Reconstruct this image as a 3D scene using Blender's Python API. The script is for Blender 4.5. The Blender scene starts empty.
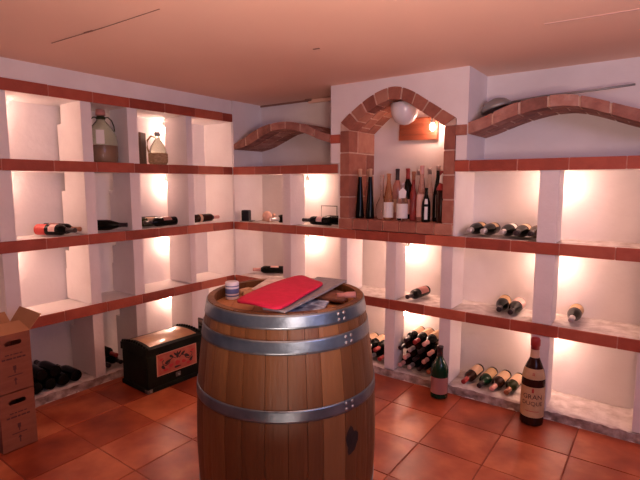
import bpy, bmesh, math, random
from mathutils import Vector, Matrix, noise
random.seed(7)  # fixed, so every run builds the same place
PI = math.pi
scene = bpy.context.scene
COL = scene.collection

# ------------------------------------------------------------------ materials
def new_mat(name):
    m = bpy.data.materials.new(name); m.use_nodes = True
    nt = m.node_tree; b = nt.nodes['Principled BSDF']
    return m, nt, b
def mat(name, col, rough=0.6, metal=0.0, trans=0.0, coat=0.0, emit=None, estr=0.0, ior=1.45, spec=0.5, alpha=1.0):
    m, nt, b = new_mat(name)
    b.inputs['Base Color'].default_value = (*col, 1)
    b.inputs['Roughness'].default_value = rough
    b.inputs['Metallic'].default_value = metal
    b.inputs['Transmission Weight'].default_value = trans
    b.inputs['Coat Weight'].default_value = coat
    b.inputs['IOR'].default_value = ior
    b.inputs['Specular IOR Level'].default_value = spec
    if emit:
        b.inputs['Emission Color'].default_value = (*emit, 1)
        b.inputs['Emission Strength'].default_value = estr
    return m
def noisy(name, stops, scale=8, rough=0.7, bump=0.15, bscale=None, island=0.0, stretch=(1, 1, 1), coat=0.0, detail=5, metal=0.0, isl_scale=0.0):
    """principled material, colour from a noise ramp; 'island' mixes a random value of each loose piece into the ramp"""
    m, nt, b = new_mat(name)
    N = nt.nodes; Lk = nt.links
    tc = N.new('ShaderNodeTexCoord'); mp = N.new('ShaderNodeMapping')
    mp.inputs['Scale'].default_value = stretch
    Lk.new(tc.outputs['Object'], mp.inputs['Vector'])
    n = N.new('ShaderNodeTexNoise'); n.inputs['Scale'].default_value = scale; n.inputs['Detail'].default_value = detail
    Lk.new(mp.outputs['Vector'], n.inputs['Vector'])
    fac = n.outputs['Fac']
    if island:
        g = N.new('ShaderNodeNewGeometry')
        mx = N.new('ShaderNodeMix'); mx.data_type = 'FLOAT'; mx.inputs['Factor'].default_value = island
        Lk.new(fac, mx.inputs['A']); Lk.new(g.outputs['Random Per Island'], mx.inputs['B'])
        fac = mx.outputs['Result']
    r = N.new('ShaderNodeValToRGB'); el = r.color_ramp.elements
    while len(el) > 1: el.remove(el[-1])
    el[0].position = stops[0][0]; el[0].color = (*stops[0][1], 1)
    for p, c in stops[1:]:
        e = el.new(p); e.color = (*c, 1)
    Lk.new(fac, r.inputs['Fac']); Lk.new(r.outputs['Color'], b.inputs['Base Color'])
    b.inputs['Roughness'].default_value = rough; b.inputs['Coat Weight'].default_value = coat
    b.inputs['Metallic'].default_value = metal
    if bump:
        n2 = N.new('ShaderNodeTexNoise'); n2.inputs['Scale'].default_value = bscale or scale * 4; n2.inputs['Detail'].default_value = 4
        Lk.new(mp.outputs['Vector'], n2.inputs['Vector'])
        bp = N.new('ShaderNodeBump'); bp.inputs['Strength'].default_value = bump; bp.inputs['Distance'].default_value = 0.01
        Lk.new(n2.outputs['Fac'], bp.inputs['Height']); Lk.new(bp.outputs['Normal'], b.inputs['Normal'])
    return m

M = {}
M['plaster'] = noisy('plaster', [(0.3, (.80, .73, .72)), (0.7, (.86, .80, .79))], scale=5, rough=.85, bump=.25, bscale=40)
M['wall'] = noisy('wall_paint', [(0.3, (.80, .73, .72)), (0.7, (.86, .80, .79))], scale=4, rough=.85, bump=.2, bscale=25)
M['rough_mortar'] = noisy('rough_mortar', [(0.3, (.52, .43, .40)), (0.65, (.80, .73, .70))], scale=14, rough=.9, bump=.7, bscale=45)
M['stone'] = noisy('rough_stone', [(0.3, (.20, .14, .12)), (0.5, (.42, .32, .29)), (0.7, (.66, .56, .53))], scale=16, rough=.9, bump=.9, bscale=50)
M['ceiling'] = noisy('ceiling_paint', [(0.3, (.90, .60, .47)), (0.7, (.94, .64, .51))], scale=1.5, rough=.75, bump=.05, bscale=30)
M['seam'] = mat('ceiling_seam', (.30, .15, .11), .9)
M['seam_pale'] = mat('ceiling_seam_pale', (.72, .47, .40), .9)
M['edge'] = noisy('terracotta_edging', [(0.2, (.26, .042, .023)), (0.5, (.40, .072, .038)), (0.8, (.50, .12, .066))], scale=14, rough=.6, bump=.3, island=.55)
M['brick'] = noisy('arch_brick', [(0.15, (.20, .06, .042)), (0.5, (.37, .13, .085)), (0.85, (.52, .25, .17))], scale=16, rough=.8, bump=.5, island=.5)
M['brick_worn'] = noisy('worn_arch_brick', [(0.2, (.15, .055, .042)), (0.45, (.33, .135, .10)), (0.62, (.44, .21, .16)), (0.85, (.56, .36, .29))], scale=13, rough=.85, bump=.7, island=.28)
M['mortar'] = noisy('brick_mortar', [(0.3, (.54, .34, .26)), (0.7, (.68, .47, .38))], scale=30, rough=.95, bump=.4)
M['edge_mortar'] = noisy('edging_mortar', [(0.3, (.46, .18, .13)), (0.7, (.58, .27, .20))], scale=30, rough=.95, bump=.4)
M['tile'] = noisy('terracotta_floor_tile', [(0.28, (.22, .034, .014)), (0.5, (.41, .082, .031)), (0.72, (.66, .21, .09))], scale=4.5, rough=.31, bump=.12, bscale=9, island=.25, detail=3)
M['grout'] = noisy('tile_grout', [(0.3, (.24, .06, .034)), (0.7, (.33, .095, .055))], scale=20, rough=.85, bump=.2)
M['stave'] = noisy('oak_stave', [(0.12, (.075, .027, .008)), (0.5, (.155, .064, .021)), (0.88, (.235, .108, .039))], scale=9, rough=.45, bump=.2, bscale=30, island=.62, stretch=(2.5, 2.5, .35))
M['oak'] = noisy('oak_head', [(0.2, (.36, .15, .06)), (0.8, (.52, .25, .11))], scale=8, rough=.5, bump=.2, stretch=(1, 5, 1), island=.4)
M['seamwood'] = mat('stave_seam', (.03, .011, .006), .8)
M['hoop'] = noisy('galvanised_hoop', [(0.3, (.13, .17, .205)), (0.7, (.27, .34, .40))], scale=11, rough=.34, bump=.1, metal=.85, bscale=40)
M['rivet'] = mat('steel_rivet', (.42, .44, .46), .3, 1.0)
M['bung'] = noisy('dark_stain', [(0.3, (.006, .004, .003)), (0.7, (.02, .012, .008))], scale=20, rough=.7)
M['glass_dark'] = mat('dark_bottle_glass', (.005, .005, .004), .16, spec=.16)
M['glass_green'] = mat('green_bottle_glass', (.004, .030, .011), .12, spec=.4)
M['glass_olive'] = mat('olive_bottle_glass', (.025, .030, .008), .14, spec=.2)
M['glass_brown'] = mat('brown_bottle_glass', (.030, .009, .005), .14, spec=.2)
M['glass_clear'] = mat('clear_glass', (.93, .88, .86), .03, trans=1.0, ior=1.3)
M['glass_rose'] = mat('rose_glass', (.93, .62, .55), .04, trans=.92, ior=1.3)
M['rose_wine'] = mat('rose_wine_in_glass', (.62, .27, .21), .06, trans=.25)
M['glass_amber'] = mat('amber_glass', (.80, .42, .22), .04, trans=.85, ior=1.3)
M['glass_red'] = mat('red_glass', (.42, .07, .06), .06, trans=.5, ior=1.3)
M['glass_demi'] = mat('demijohn_glass', (.74, .80, .66), .04, trans=.93, ior=1.25)
M['wine_liquid'] = mat('rosy_brown_liquid', (.58, .26, .16), .15, trans=.25)
M['lab_cream'] = noisy('cream_label', [(0.3, (.52, .33, .17)), (0.7, (.60, .41, .23))], scale=30, rough=.7, bump=0)
M['lab_white'] = mat('white_label', (.82, .78, .75), .6)
M['lab_pink'] = mat('pink_label', (.78, .50, .46), .6)
M['lab_red'] = mat('red_label', (.62, .06, .05), .5)
M['lab_tan'] = mat('tan_label', (.62, .42, .28), .65)
M['lab_grey'] = mat('grey_label', (.48, .45, .45), .6)
M['lab_maroon'] = mat('maroon_label', (.40, .17, .15), .6)
M['ink'] = mat('dark_print', (.09, .04, .03), .7)
M['ink_red'] = mat('red_print', (.45, .05, .04), .7)
M['cap_red'] = mat('red_capsule', (.34, .03, .03), .35)
M['cap_dark'] = mat('dark_capsule', (.03, .015, .018), .35)
M['cap_beige'] = mat('beige_capsule', (.68, .42, .28), .45)
M['cap_pink'] = mat('pink_foil_capsule', (.74, .38, .33), .35)
M['cap_silver'] = mat('silver_capsule', (.72, .68, .68), .3, .7)
M['cap_brown'] = mat('copper_capsule', (.42, .17, .09), .35, .2)
M['cork'] = noisy('cork', [(0.3, (.48, .29, .16)), (0.7, (.66, .44, .27))], scale=60, rough=.9)
M['black_lacquer'] = noisy('black_green_lacquer', [(0.3, (.003, .004, .003)), (0.7, (.008, .014, .009))], scale=9, rough=.55, bump=.08)
M['black_lacquer'].node_tree.nodes['Principled BSDF'].inputs['Specular IOR Level'].default_value = .15
M['chest_gold'] = noisy('gold_painted_panel', [(0.3, (.46, .22, .08)), (0.7, (.66, .38, .16))], scale=9, rough=.28, bump=.05, coat=.4)
M['chest_red'] = noisy('red_painted_panel', [(0.25, (.42, .07, .05)), (0.75, (.58, .20, .14))], scale=14, rough=.45, bump=.05)
M['paint_dark'] = mat('dark_scroll_paint', (.03, .025, .03), .5)
M['paint_rose'] = mat('rose_scroll_paint', (.55, .05, .06), .5)
M['paint_cream'] = mat('cream_scroll_paint', (.66, .36, .26), .5)
M['iron'] = mat('blackened_metal', (.22, .20, .19), .4, .8)
M['card'] = noisy('brown_cardboard', [(0.3, (.24, .075, .038)), (0.7, (.30, .10, .052))], scale=6, rough=.8, bump=.08, stretch=(1, 1, 6))
M['card_in'] = noisy('cardboard_inside', [(0.3, (.50, .24, .11)), (0.7, (.56, .29, .14))], scale=6, rough=.85, bump=.05)
M['card_ink'] = mat('cardboard_print', (.10, .035, .03), .8)
M['felt_red'] = noisy('red_felt', [(0.3, (.48, .005, .045)), (0.7, (.58, .008, .062))], scale=40, rough=.8, bump=.15)
M['grey_sleeve'] = noisy('grey_fabric', [(0.3, (.23, .22, .24)), (0.7, (.30, .29, .31))], scale=60, rough=.75, bump=.1)
M['blue_print'] = noisy('blue_magazine', [(0.36, (.07, .09, .16)), (0.5, (.25, .36, .52)), (0.64, (.60, .66, .74))], scale=26, rough=.35, bump=0, detail=2)
M['paper'] = noisy('newspaper', [(0.35, (.62, .56, .52)), (0.6, (.80, .75, .71))], scale=32, rough=.75, bump=.05, detail=2)
M['leather'] = noisy('brown_leather', [(0.3, (.13, .05, .032)), (0.7, (.20, .085, .055))], scale=22, rough=.5, bump=.3)
M['black_plastic'] = mat('black_plastic', (.012, .012, .014), .35)
M['tin_white'] = mat('white_tin', (.68, .66, .72), .4)
M['tin_blue'] = mat('blue_tin_print', (.10, .13, .30), .4)
M['wicker'] = noisy('straw_wicker', [(0.3, (.34, .19, .09)), (0.7, (.60, .40, .23))], scale=40, rough=.85, bump=.5, stretch=(1, 1, 3))
M['dark_wood'] = noisy('dark_wood', [(0.3, (.07, .03, .016)), (0.7, (.13, .06, .032))], scale=10, rough=.55, stretch=(3, 3, .5))
M['plaque'] = noisy('red_brown_plank', [(0.2, (.22, .05, .024)), (0.8, (.38, .10, .045))], scale=9, rough=.5, bump=.2, island=.5, stretch=(.5, 1, 6))
M['shade'] = mat('opal_glass', (.78, .74, .76), .25, coat=.3)
M['socket'] = mat('lamp_socket', (.45, .42, .40), .45, .4)
M['bulb'] = mat('lit_bulb', (1, .85, .7), .4, emit=(1.0, .61, .46), estr=74)
M['steel'] = mat('dull_steel', (.36, .35, .33), .5, .5)
M['peach_ceramic'] = mat('peach_ceramic', (.76, .44, .33), .4)
M['wire'] = mat('dark_wire', (.09, .075, .07), .45, .6)
M['cloth_pink'] = mat('pink_cloth_cap', (.50, .22, .19), .8)

# ------------------------------------------------------------------ mesh helpers
class MB:
    """collects shapes into one mesh"""
    def __init__(s): s.v = []; s.f = []; s.mi = []; s.mats = []; s.sm = []
    def m(s, name):
        if name not in s.mats: s.mats.append(name)
        return s.mats.index(name)
    def add(s, vs, fs, mname, smooth=False, T=None):
        o = len(s.v); i = s.m(mname)
        s.v += [tuple(T @ Vector(v)) if T else tuple(v) for v in vs]
        for f in fs:
            s.f.append([o + k for k in f]); s.mi.append(i); s.sm.append(smooth)
    def box(s, x0, x1, y0, y1, z0, z1, mname, T=None, bev=0.0):
        if bev <= 0:
            vs = [(x, y, z) for x in (x0, x1) for y in (y0, y1) for z in (z0, z1)]
            fs = [(0, 1, 3, 2), (4, 6, 7, 5), (0, 4, 5, 1), (2, 3, 7, 6), (0, 2, 6, 4), (1, 5, 7, 3)]
            s.add(vs, fs, mname, False, T); return
        bm = bmesh.new(); bmesh.ops.create_cube(bm, size=1)
        for v in bm.verts:
            v.co = Vector(((x0 + x1) / 2 + v.co.x * (x1 - x0), (y0 + y1) / 2 + v.co.y * (y1 - y0), (z0 + z1) / 2 + v.co.z * (z1 - z0)))
        bmesh.ops.bevel(bm, geom=bm.edges[:], offset=bev, segments=2, profile=.5, affect='EDGES')
        s.bm(bm, mname, T=T)
    def bm(s, bm, mname, smooth=False, T=None):
        bm.verts.index_update()
        s.add([v.co.copy() for v in bm.verts], [[v.index for v in f.verts] for f in bm.faces], mname, smooth, T); bm.free()
    def lathe(s, prof, mname, seg=24, a0=0, a1=2 * PI, smooth=True, T=None, cap=True):
        full = abs(a1 - a0 - 2 * PI) < 1e-6
        n = seg if full else seg + 1
        vs = []; fs = []
        for (r, z) in prof:
            for k in range(n):
                a = a0 + (a1 - a0) * k / seg
                vs.append((r * math.cos(a), r * math.sin(a), z))
        for i in range(len(prof) - 1):
            for k in range(seg):
                k2 = (k + 1) % n
                fs.append((i * n + k, i * n + k2, (i + 1) * n + k2, (i + 1) * n + k))
        s.add(vs, fs, mname, smooth, T)
        if full and cap:
            if prof[0][0] > 1e-4: s.add(vs[:n], [list(range(n))[::-1]], mname, False, T)
            if prof[-1][0] > 1e-4: s.add(vs[-n:], [list(range(n))], mname, False, T)
    def tube(s, pts, r, mname, seg=8, closed=False, T=None):
        P = [Vector(p) for p in pts]; n = len(P); vs = []; fs = []
        up = Vector((0, 0, 1))
        for i, p in enumerate(P):
            a = P[(i - 1) % n] if (closed or i > 0) else p
            b = P[(i + 1) % n] if (closed or i < n - 1) else p
            t = (b - a).normalized()
            u = t.cross(up)
            if u.length < .05: u = t.cross(Vector((1, 0, 0)))
            u.normalize(); w = u.cross(t)
            rr = r[i] if isinstance(r, (list, tuple)) else r
            for k in range(seg):
                an = 2 * PI * k / seg
                vs.append(p + u * (rr * math.cos(an)) + w * (rr * math.sin(an)))
        m_ = n if closed else n - 1
        for i in range(m_):
            j = (i + 1) % n
            for k in range(seg):
                k2 = (k + 1) % seg
                fs.append((i * seg + k, i * seg + k2, j * seg + k2, j * seg + k))
        if not closed:
            fs.append(list(range(seg))[::-1]); fs.append([(n - 1) * seg + k for k in range(seg)])
        s.add(vs, fs, mname, True, T)
    def prism(s, poly, d0, d1, mname, axis='y', T=None, smooth=False):
        """polygon extruded along an axis: poly in (x,z) for axis y, (y,z) for x, (x,y) for z"""
        def P(a, b, d): return {'y': (a, d, b), 'x': (d, a, b), 'z': (a, b, d)}[axis]
        n = len(poly)
        vs = [P(a, b, d0) for a, b in poly] + [P(a, b, d1) for a, b in poly]
        fs = [list(range(n)), list(range(n, 2 * n))[::-1]] + [(i, i + n, (i + 1) % n + n, (i + 1) % n) for i in range(n)]
        s.add(vs, fs, mname, smooth, T)
    def sphere(s, c, r, mname, T=None, sc=(1, 1, 1), seg=16):
        prof = []
        h = seg // 2
        vs = []; fs = []
        for i in range(h + 1):
            th = PI * i / h
            for k in range(seg):
                a = 2 * PI * k / seg
                vs.append((c[0] + r * sc[0] * math.sin(th) * math.cos(a), c[1] + r * sc[1] * math.sin(th) * math.sin(a), c[2] + r * sc[2] * math.cos(th)))
        for i in range(h):
            for k in range(seg):
                k2 = (k + 1) % seg
                fs.append((i * seg + k, (i + 1) * seg + k, (i + 1) * seg + k2, i * seg + k2))
        s.add(vs, fs, mname, True, T)
    def mesh(s, name):
        me = bpy.data.meshes.new(name)
        me.from_pydata(s.v, [], s.f)
        for n in s.mats: me.materials.append(M[n])
        for p, i, sm in zip(me.polygons, s.mi, s.sm):
            p.material_index = i; p.use_smooth = sm
        bm = bmesh.new(); bm.from_mesh(me)
        bmesh.ops.remove_doubles(bm, verts=bm.verts, dist=1e-6)
        bmesh.ops.dissolve_degenerate(bm, edges=bm.edges, dist=1e-7)
        bmesh.ops.recalc_face_normals(bm, faces=bm.faces)
        bm.to_mesh(me); bm.free(); me.update()
        return me
    def build(s, name, parent=None, loc=None):
        o = bpy.data.objects.new(name, s.mesh(name)); COL.objects.link(o)
        if parent: o.parent = parent
        if loc: o.location = loc
        return o
def tag(o, label, cat, group=None):
    o['label'] = label; o['category'] = cat
    if group: o['group'] = group
    return o
def struct(o): o['kind'] = 'structure'; return o
def thing(name, label, cat, loc=(0, 0, 0), rot=None, group=None):
    o = bpy.data.objects.new(name, None); COL.objects.link(o); o.empty_display_size = .05
    if rot is not None:
        o.matrix_world = Matrix.Translation(loc) @ rot
    else: o.location = loc
    return tag(o, label, cat, group)
def part(name, me, parent, label=None):
    o = bpy.data.objects.new(name, me); COL.objects.link(o); o.parent = parent
    if label: o['label'] = label
    return o
def rough_top(mb, x0, x1, y0, y1, z, amp, mname, step=.035, drop=.02):
    """uneven trowelled surface, closed at its rim by short skirts"""
    nx = max(2, int((x1 - x0) / step)); ny = max(2, int((y1 - y0) / step))
    vs = []; fs = []
    for i in range(nx + 1):
        for j in range(ny + 1):
            x = x0 + (x1 - x0) * i / nx; y = y0 + (y1 - y0) * j / ny
            h = noise.noise(Vector((x * 9, y * 9, z * 7))) * .6 + noise.noise(Vector((x * 23, y * 23, z * 5))) * .5
            edge = i in (0, nx) or j in (0, ny)
            vs.append((x, y, z - drop if edge else z + amp * (h - .6)))
    for i in range(nx):
        for j in range(ny):
            a = i * (ny + 1) + j
            fs.append((a, a + ny + 1, a + ny + 2, a + 1))
    mb.add(vs, fs, mname, True)

def rough_front(mb, axis, at, a0, a1, h, step=.018):
    '''the broken stone front of a plinth: a bumpy strip from the floor to its lip'''
    n = int((a1 - a0) / step); m_ = 5; vs = []; fs = []
    for i in range(n + 1):
        for j in range(m_ + 1):
            a = a0 + (a1 - a0) * i / n; z = h * 1.0 * j / m_
            b = .012 * noise.noise(Vector((a * 14, z * 22, 3.1))) + .009 * noise.noise(Vector((a * 41, z * 55, 1.7)))
            b = max(-.016, min(.012, b))
            z2 = z + (.008 * noise.noise(Vector((a * 25, 4.2, 0))) - .002 if j == m_ else 0)
            vs.append((at + b, a, z2) if axis == 'x' else (a, at - b, z2))
    for i in range(n):
        for j in range(m_):
            k = i * (m_ + 1) + j; fs.append((k, k + m_ + 1, k + m_ + 2, k + 1))
    mb.add(vs, fs, 'stone', True)

# ------------------------------------------------------------------ the room
D = .385                     # depth of the shelving
CZ = 2.24                    # ceiling height
B4, B3, B2, B1 = .607, 1.120, 1.632, 2.115      # tops of the shelves
TH = .07
PL = .058                    # plinth height
X1 = 4.0; Y1 = -2.45

f = MB()
f.box(-.6, 5.2, -5.4, .5, -.06, -.004, 'grout')
tx, ty = .361, .369
for i in range(-4, 13):
    for j in range(-15, 2):
        x0 = .805 + tx * i + .0032; y0 = -ty * (j + 1) * -1 - ty * 0
        x0b = x0 + tx - .0064
        ya = ty * (j - 0) + .0032; yb = ya + ty - .0064
        if x0 < -.5 or ya > .39: continue
        f.box(x0, x0b, ya, min(yb, .39), -.02, random.uniform(-.0012, 0), 'tile', bev=.0022)
struct(f.build('floor'))
c = MB()
c.box(-.6, 5.2, -5.4, .5, CZ, CZ + .08, 'ceiling')
def seam(p, q, w, m):
    a = Vector((*p, 0)); b = Vector((*q, 0)); t = (b - a).normalized(); n = Vector((-t.y, t.x, 0)) * w
    c.prism([(a + n)[:2], (b + n)[:2], (b - n)[:2], (a - n)[:2]], CZ - .0025, CZ + .001, m, axis='z')
seam((.54, -1.83), (1.02, -1.803), .0022, 'seam'); seam((1.02, -1.803), (1.45, -1.792), .0012, 'seam')
seam((.86, -1.815), (.93, -1.81), .006, 'seam')
seam((2.77, -.589), (3.6, -.52), .006, 'seam_pale')
seam((1.62, -.9), (1.66, -.895), .006, 'seam')
struct(c.build('ceiling'))
w = MB(); w.box(-D - .12, -D, Y1 - .2, D + .12, 0, CZ, 'wall'); struct(w.build('wall_left'))
w = MB(); w.box(-D, X1 + .3, D, D + .12, 0, CZ, 'wall'); struct(w.build('wall_back'))
t = MB()
t.box(.62, 1.12, D - .03, D, CZ - .035, CZ - .006, 'ceiling')
t.box(.60, .66, D - .05, D, CZ - .02, CZ - .001, 'seam')
t.box(0.0, .62, D - .012, D, CZ - .016, CZ - .001, 'seam')
struct(t.build('trim_1'))

# ------------------------------------------------------------------ shelving, left
def edging(a0, a1, z, axis, first=.12, step=.295):
    """a run of terracotta tiles in front of a shelf slab"""
    mb = MB(); g = .005
    cuts = [a0]; p = a0 + first
    while p < a1 - .06: cuts.append(p); p += step * random.uniform(.95, 1.05)
    cuts.append(a1)
    lo, hi = (.0, .014)
    if axis == 'y': mb.box(lo, hi - .003, a0, a1, z - TH + .002, z - .001, 'edge_mortar')
    else: mb.box(a0, a1, -hi + .003, -lo, z - TH + .002, z - .001, 'edge_mortar')
    for p, q in zip(cuts[:-1], cuts[1:]):
        o = random.uniform(-.0015, .0015)
        if axis == 'y': mb.box(lo, hi + o, p + g / 2, q - g / 2, z - TH, z + .002 + o, 'edge', bev=.003)
        else: mb.box(p + g / 2, q - g / 2, -hi - o, -lo, z - TH, z + .002 + o, 'edge', bev=.003)
    return mb
sl = thing('masonry_shelving', 'white plastered wine shelving along the left wall with terracotta tile edges and topmost tile band', 'shelving', (0, 0, 0))
rows = [(B1 - TH, B2), (B2 - TH, B3), (B3 - TH, B4), (B4 - TH, PL)]     # (top of the bay, floor of the bay)
LP = [(-2.40, -2.32, .30, 0), (-1.955, -1.865, .30, 0), (-1.41, -1.335, .345, 1), (-1.06, -.977, .30, 1), (-.52, -.458, .30, 0)]
for (ya, yb, d, notch) in LP:
    for ri, (zt, zb) in enumerate(rows):
        mb = MB(); x0 = -d
        if notch:
            nb = .115 if ri != 2 else .05
            n0 = zt - .015 if ri != 2 else zt - .10
            mb.prism([(-d, zb), (-.004, zb), (-.004, zt), (-d + .06, zt), (-d + .06, zt - .02), (-d + .055, zt - .02 - nb), (-d, zt - .02 - nb)], ya, yb, 'plaster', axis='y')
            if ri == 2: mb.box(-d - .025, -d + .001, ya + .004, yb - .004, zb, zb + .23, 'plaster')
        else:
            mb.box(-d, -.004, ya, yb, zb, zt, 'plaster', bev=.004)
        part('partition', mb.mesh('partition'), sl)
mb = MB(); mb.box(-D, .0, -.004, D, .0, B1 - TH, 'plaster'); part('corner_post', mb.mesh('corner_post'), sl)
for z in (B4, B3, B2, B1):
    mb = MB(); mb.box(-D, 0, Y1, -.005 if z != B1 else D, z - TH, z - .018, 'plaster')
    if z != B1: rough_top(mb, -D, -.0, Y1, -.006, z - .003, .006, 'plaster')
    s = part('shelf', mb.mesh('shelf'), sl)
    e = edging(Y1, -.016 if z != B1 else -.002, z, 'y', first=.24 if z != B3 else .14)
    part('tile_edging', e.mesh('tile_edging'), s, 'red terracotta tile edging')
mb = MB(); mb.box(-D, -.003, Y1, D - .001, B1 - .01, CZ, 'plaster'); part('lintel', mb.mesh('lintel'), sl)
mb = MB(); mb.box(-D, -.012, Y1, -.03, 0, PL - .035, 'stone'); rough_top(mb, -D, .006, Y1, -.032, PL + .002, .014, 'rough_mortar', drop=.06)
rough_front(mb, 'x', .004, Y1, -.034, PL)
part('plinth', mb.mesh('plinth'), sl, 'rough mortar plinth')

# ------------------------------------------------------------------ shelving, back
sr = thing('masonry_shelving', 'white plastered wine shelving along the back wall with rough shelves and terracotta edges', 'shelving', (1.0, 0, 0))
sr_off = Vector((1.0, 0, 0))
def rpart(name, mb, label=None, parent=None):
    mb.v = [tuple(Vector(v) - sr_off) for v in mb.v]
    return part(name, mb.mesh(name), parent or sr, label)
RP = [(.605, .695, .21), (1.21, 1.28, .245), (1.625, 1.71, .17), (2.06, 2.145, .235), (2.67, 2.78, .18), (3.235, 3.33, .30), (3.80, 3.9, .3)]
for (xa, xb, d) in RP:
    for ri, (zt, zb) in enumerate(rows):
        if ri == 0: continue
        if ri == 1 and 1.0 < xa < 2.5: continue
        mb = MB(); mb.box(xa, xb, .004, d, zb, zt, 'plaster', bev=.004)
        rpart('partition', mb)
mb = MB(); mb.box(.002, .014, .001, D, PL, CZ, 'plaster'); rpart('corner_post', mb)
mb = MB(); mb.box(2.139, 2.148, .004, D, B3 - .005, B2 - TH, 'plaster'); rpart('partition', mb)
for z, spans in ((B4, [(0.002, X1)]), (B3, [(0.002, X1)]), (B2, [(0.002, 1.194), (2.138, X1)])):
    for (xa, xb) in spans:
        mb = MB(); mb.box(xa, xb, 0, D, z - TH, z - .018, 'plaster')
        rough_top(mb, xa, xb, 0, D, z - .001, .010 if z != B2 else .005, 'rough_mortar' if z != B2 else 'plaster')
        s = rpart('shelf', mb)
        if z != B2: e = edging(xa + .014 if xa < .01 else xa, xb, z, 'x', first=.18)
        else: e = edging(xa + .014 if xa < .01 else xa, xb, z, 'x', first=.1 if xa > .01 else .28)
        rpart('tile_edging', e, 'red terracotta tile edging', s)
mb = MB(); mb.box(.010, X1, .012, D, 0, PL - .035, 'stone'); rough_top(mb, .008, X1, -.008, D, PL + .002, .016, 'rough_mortar', drop=.07)
rough_front(mb, 'y', -.004, .004, X1, PL)
rpart('plinth', mb, 'rough stone and mortar plinth')

# ------------------------------------------------------------------ brick niche
NIO = [(1.216, 1.945), (1.299, 2.012), (1.431, 2.098), (1.557, 2.152), (1.68, 2.170), (1.80, 2.134), (1.948, 2.040), (2.140, 1.915)]
def offs(poly, d):
    """shift an open polyline to its right-hand / under side"""
    out = []
    for i, p in enumerate(poly):
        a = Vector(poly[max(i - 1, 0)]); b = Vector(poly[min(i + 1, len(poly) - 1)])
        t_ = (b - a).normalized(); out.append((p[0] + t_.y * d, p[1] - t_.x * d))
    return out
def resample(poly, n):
    Q = [Vector(p) for p in poly]; P = []
    for i in range(len(Q) - 1):
        a, b, c_, d = Q[max(i - 1, 0)], Q[i], Q[i + 1], Q[min(i + 2, len(Q) - 1)]
        for k in range(6):
            u = k / 6
            P.append(.5 * ((2 * b) + (c_ - a) * u + (2 * a - 5 * b + 4 * c_ - d) * u * u + (3 * b - a - 3 * c_ + d) * u ** 3))
    P.append(Q[-1]); L_ = [0]
    for a, b in zip(P[:-1], P[1:]): L_.append(L_[-1] + (b - a).length)
    out = []
    for k in range(n + 1):
        s_ = L_[-1] * k / n
        for i in range(len(P) - 1):
            if s_ <= L_[i + 1] + 1e-9:
                u = (s_ - L_[i]) / max(1e-9, L_[i + 1] - L_[i]); out.append(P[i].lerp(P[i + 1], u)); break
    return out
def brick_arch_mesh(outer, inner, n, y0, y1, depth_rows, brick='brick', gap=.015, sub=6, jit=.003):
    mb = MB()
    O = resample(outer, n * 12); I = resample(inner, n * 12)
    N_ = n * 12
    ins = .006
    for k in range(N_):   # mortar core
        poly = [O[k].lerp(I[k], .06), O[k + 1].lerp(I[k + 1], .06), I[k + 1].lerp(O[k + 1], .06), I[k].lerp(O[k], .06)]
        mb.prism([tuple(p) for p in poly], y0 + ins, y1, 'mortar')
    for r in range(depth_rows):
        ya = y0 + (y1 - y0) * r / depth_rows + (gap / 2 if r else 0); yb = y0 + (y1 - y0) * (r + 1) / depth_rows - gap / 2
        sh = 0 if r % 2 == 0 else 6
        starts = [0] + [s_ for s_ in range(sh if sh else 12, N_, 12)] + [N_]
        for a, b in zip(starts[:-1], starts[1:]):
            L_ = (O[min(b, N_)] - O[a]).length
            if L_ < .02: continue
            e = gap / 2 / (L_ / (b - a))
            j = random.uniform(-jit, jit)
            top = []; bot = []
            for q in range(sub + 1):
                pos = a + e + (b - a - 2 * e) * q / sub
                k0 = min(int(pos), N_ - 1); u = pos - k0
                top.append(O[k0].lerp(O[k0 + 1], u)); bot.append(I[k0].lerp(I[k0 + 1], u))
            poly = [tuple(p) for p in top] + [tuple(p) for p in bot[::-1]]
            mb.prism(poly, ya + (j if r == 0 else 0), yb, brick)
    return mb
nz = thing('brick_niche', 'arched brick niche in the middle of the back wall with standing bottles inside', 'niche', (1.66, 0, 1.12))
def npart(name, mb, label=None):
    mb.v = [(x - 1.66, y, z - 1.12) for x, y, z in mb.v]
    return part(name, mb.mesh(name), nz, label)
mb = MB()
mb.box(1.12, 1.216, .0, D, B2 + .006, CZ, 'plaster'); mb.box(1.197, 1.218, .0, D, B3 + .012, B2 + .007, 'plaster')
mb.box(2.140, 2.215, .0, D, B2 + .006, CZ, 'plaster')
OP = resample(NIO, 40)
for a, b in zip(OP[:-1], OP[1:]):
    mb.prism([(a.x, a.y - .004), (b.x, b.y - .004), (b.x, CZ), (a.x, CZ)], .0, D, 'plaster')
npart('surround', mb, 'white plaster surround')
NII = [(1.300, 1.884), (1.36, 1.936), (1.465, 2.018), (1.575, 2.066), (1.675, 2.083), (1.775, 2.052), (1.90, 1.972), (2.060, 1.868)]
mb = MB(); mb.prism([(1.217, 1.889), (1.299, 1.889), (1.217, 1.946)], -.007, D - .003, 'mortar'); npart('springer', mb); mb = MB(); mb.prism([(2.061, 1.871), (2.135, 1.871), (2.135, 1.916)], -.007, D - .003, 'mortar'); npart('springer', mb)
npart('arch', brick_arch_mesh(NIO, NII, 9, -.010, D - .002, 3, jit=.004), 'brick arch ring')
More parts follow.
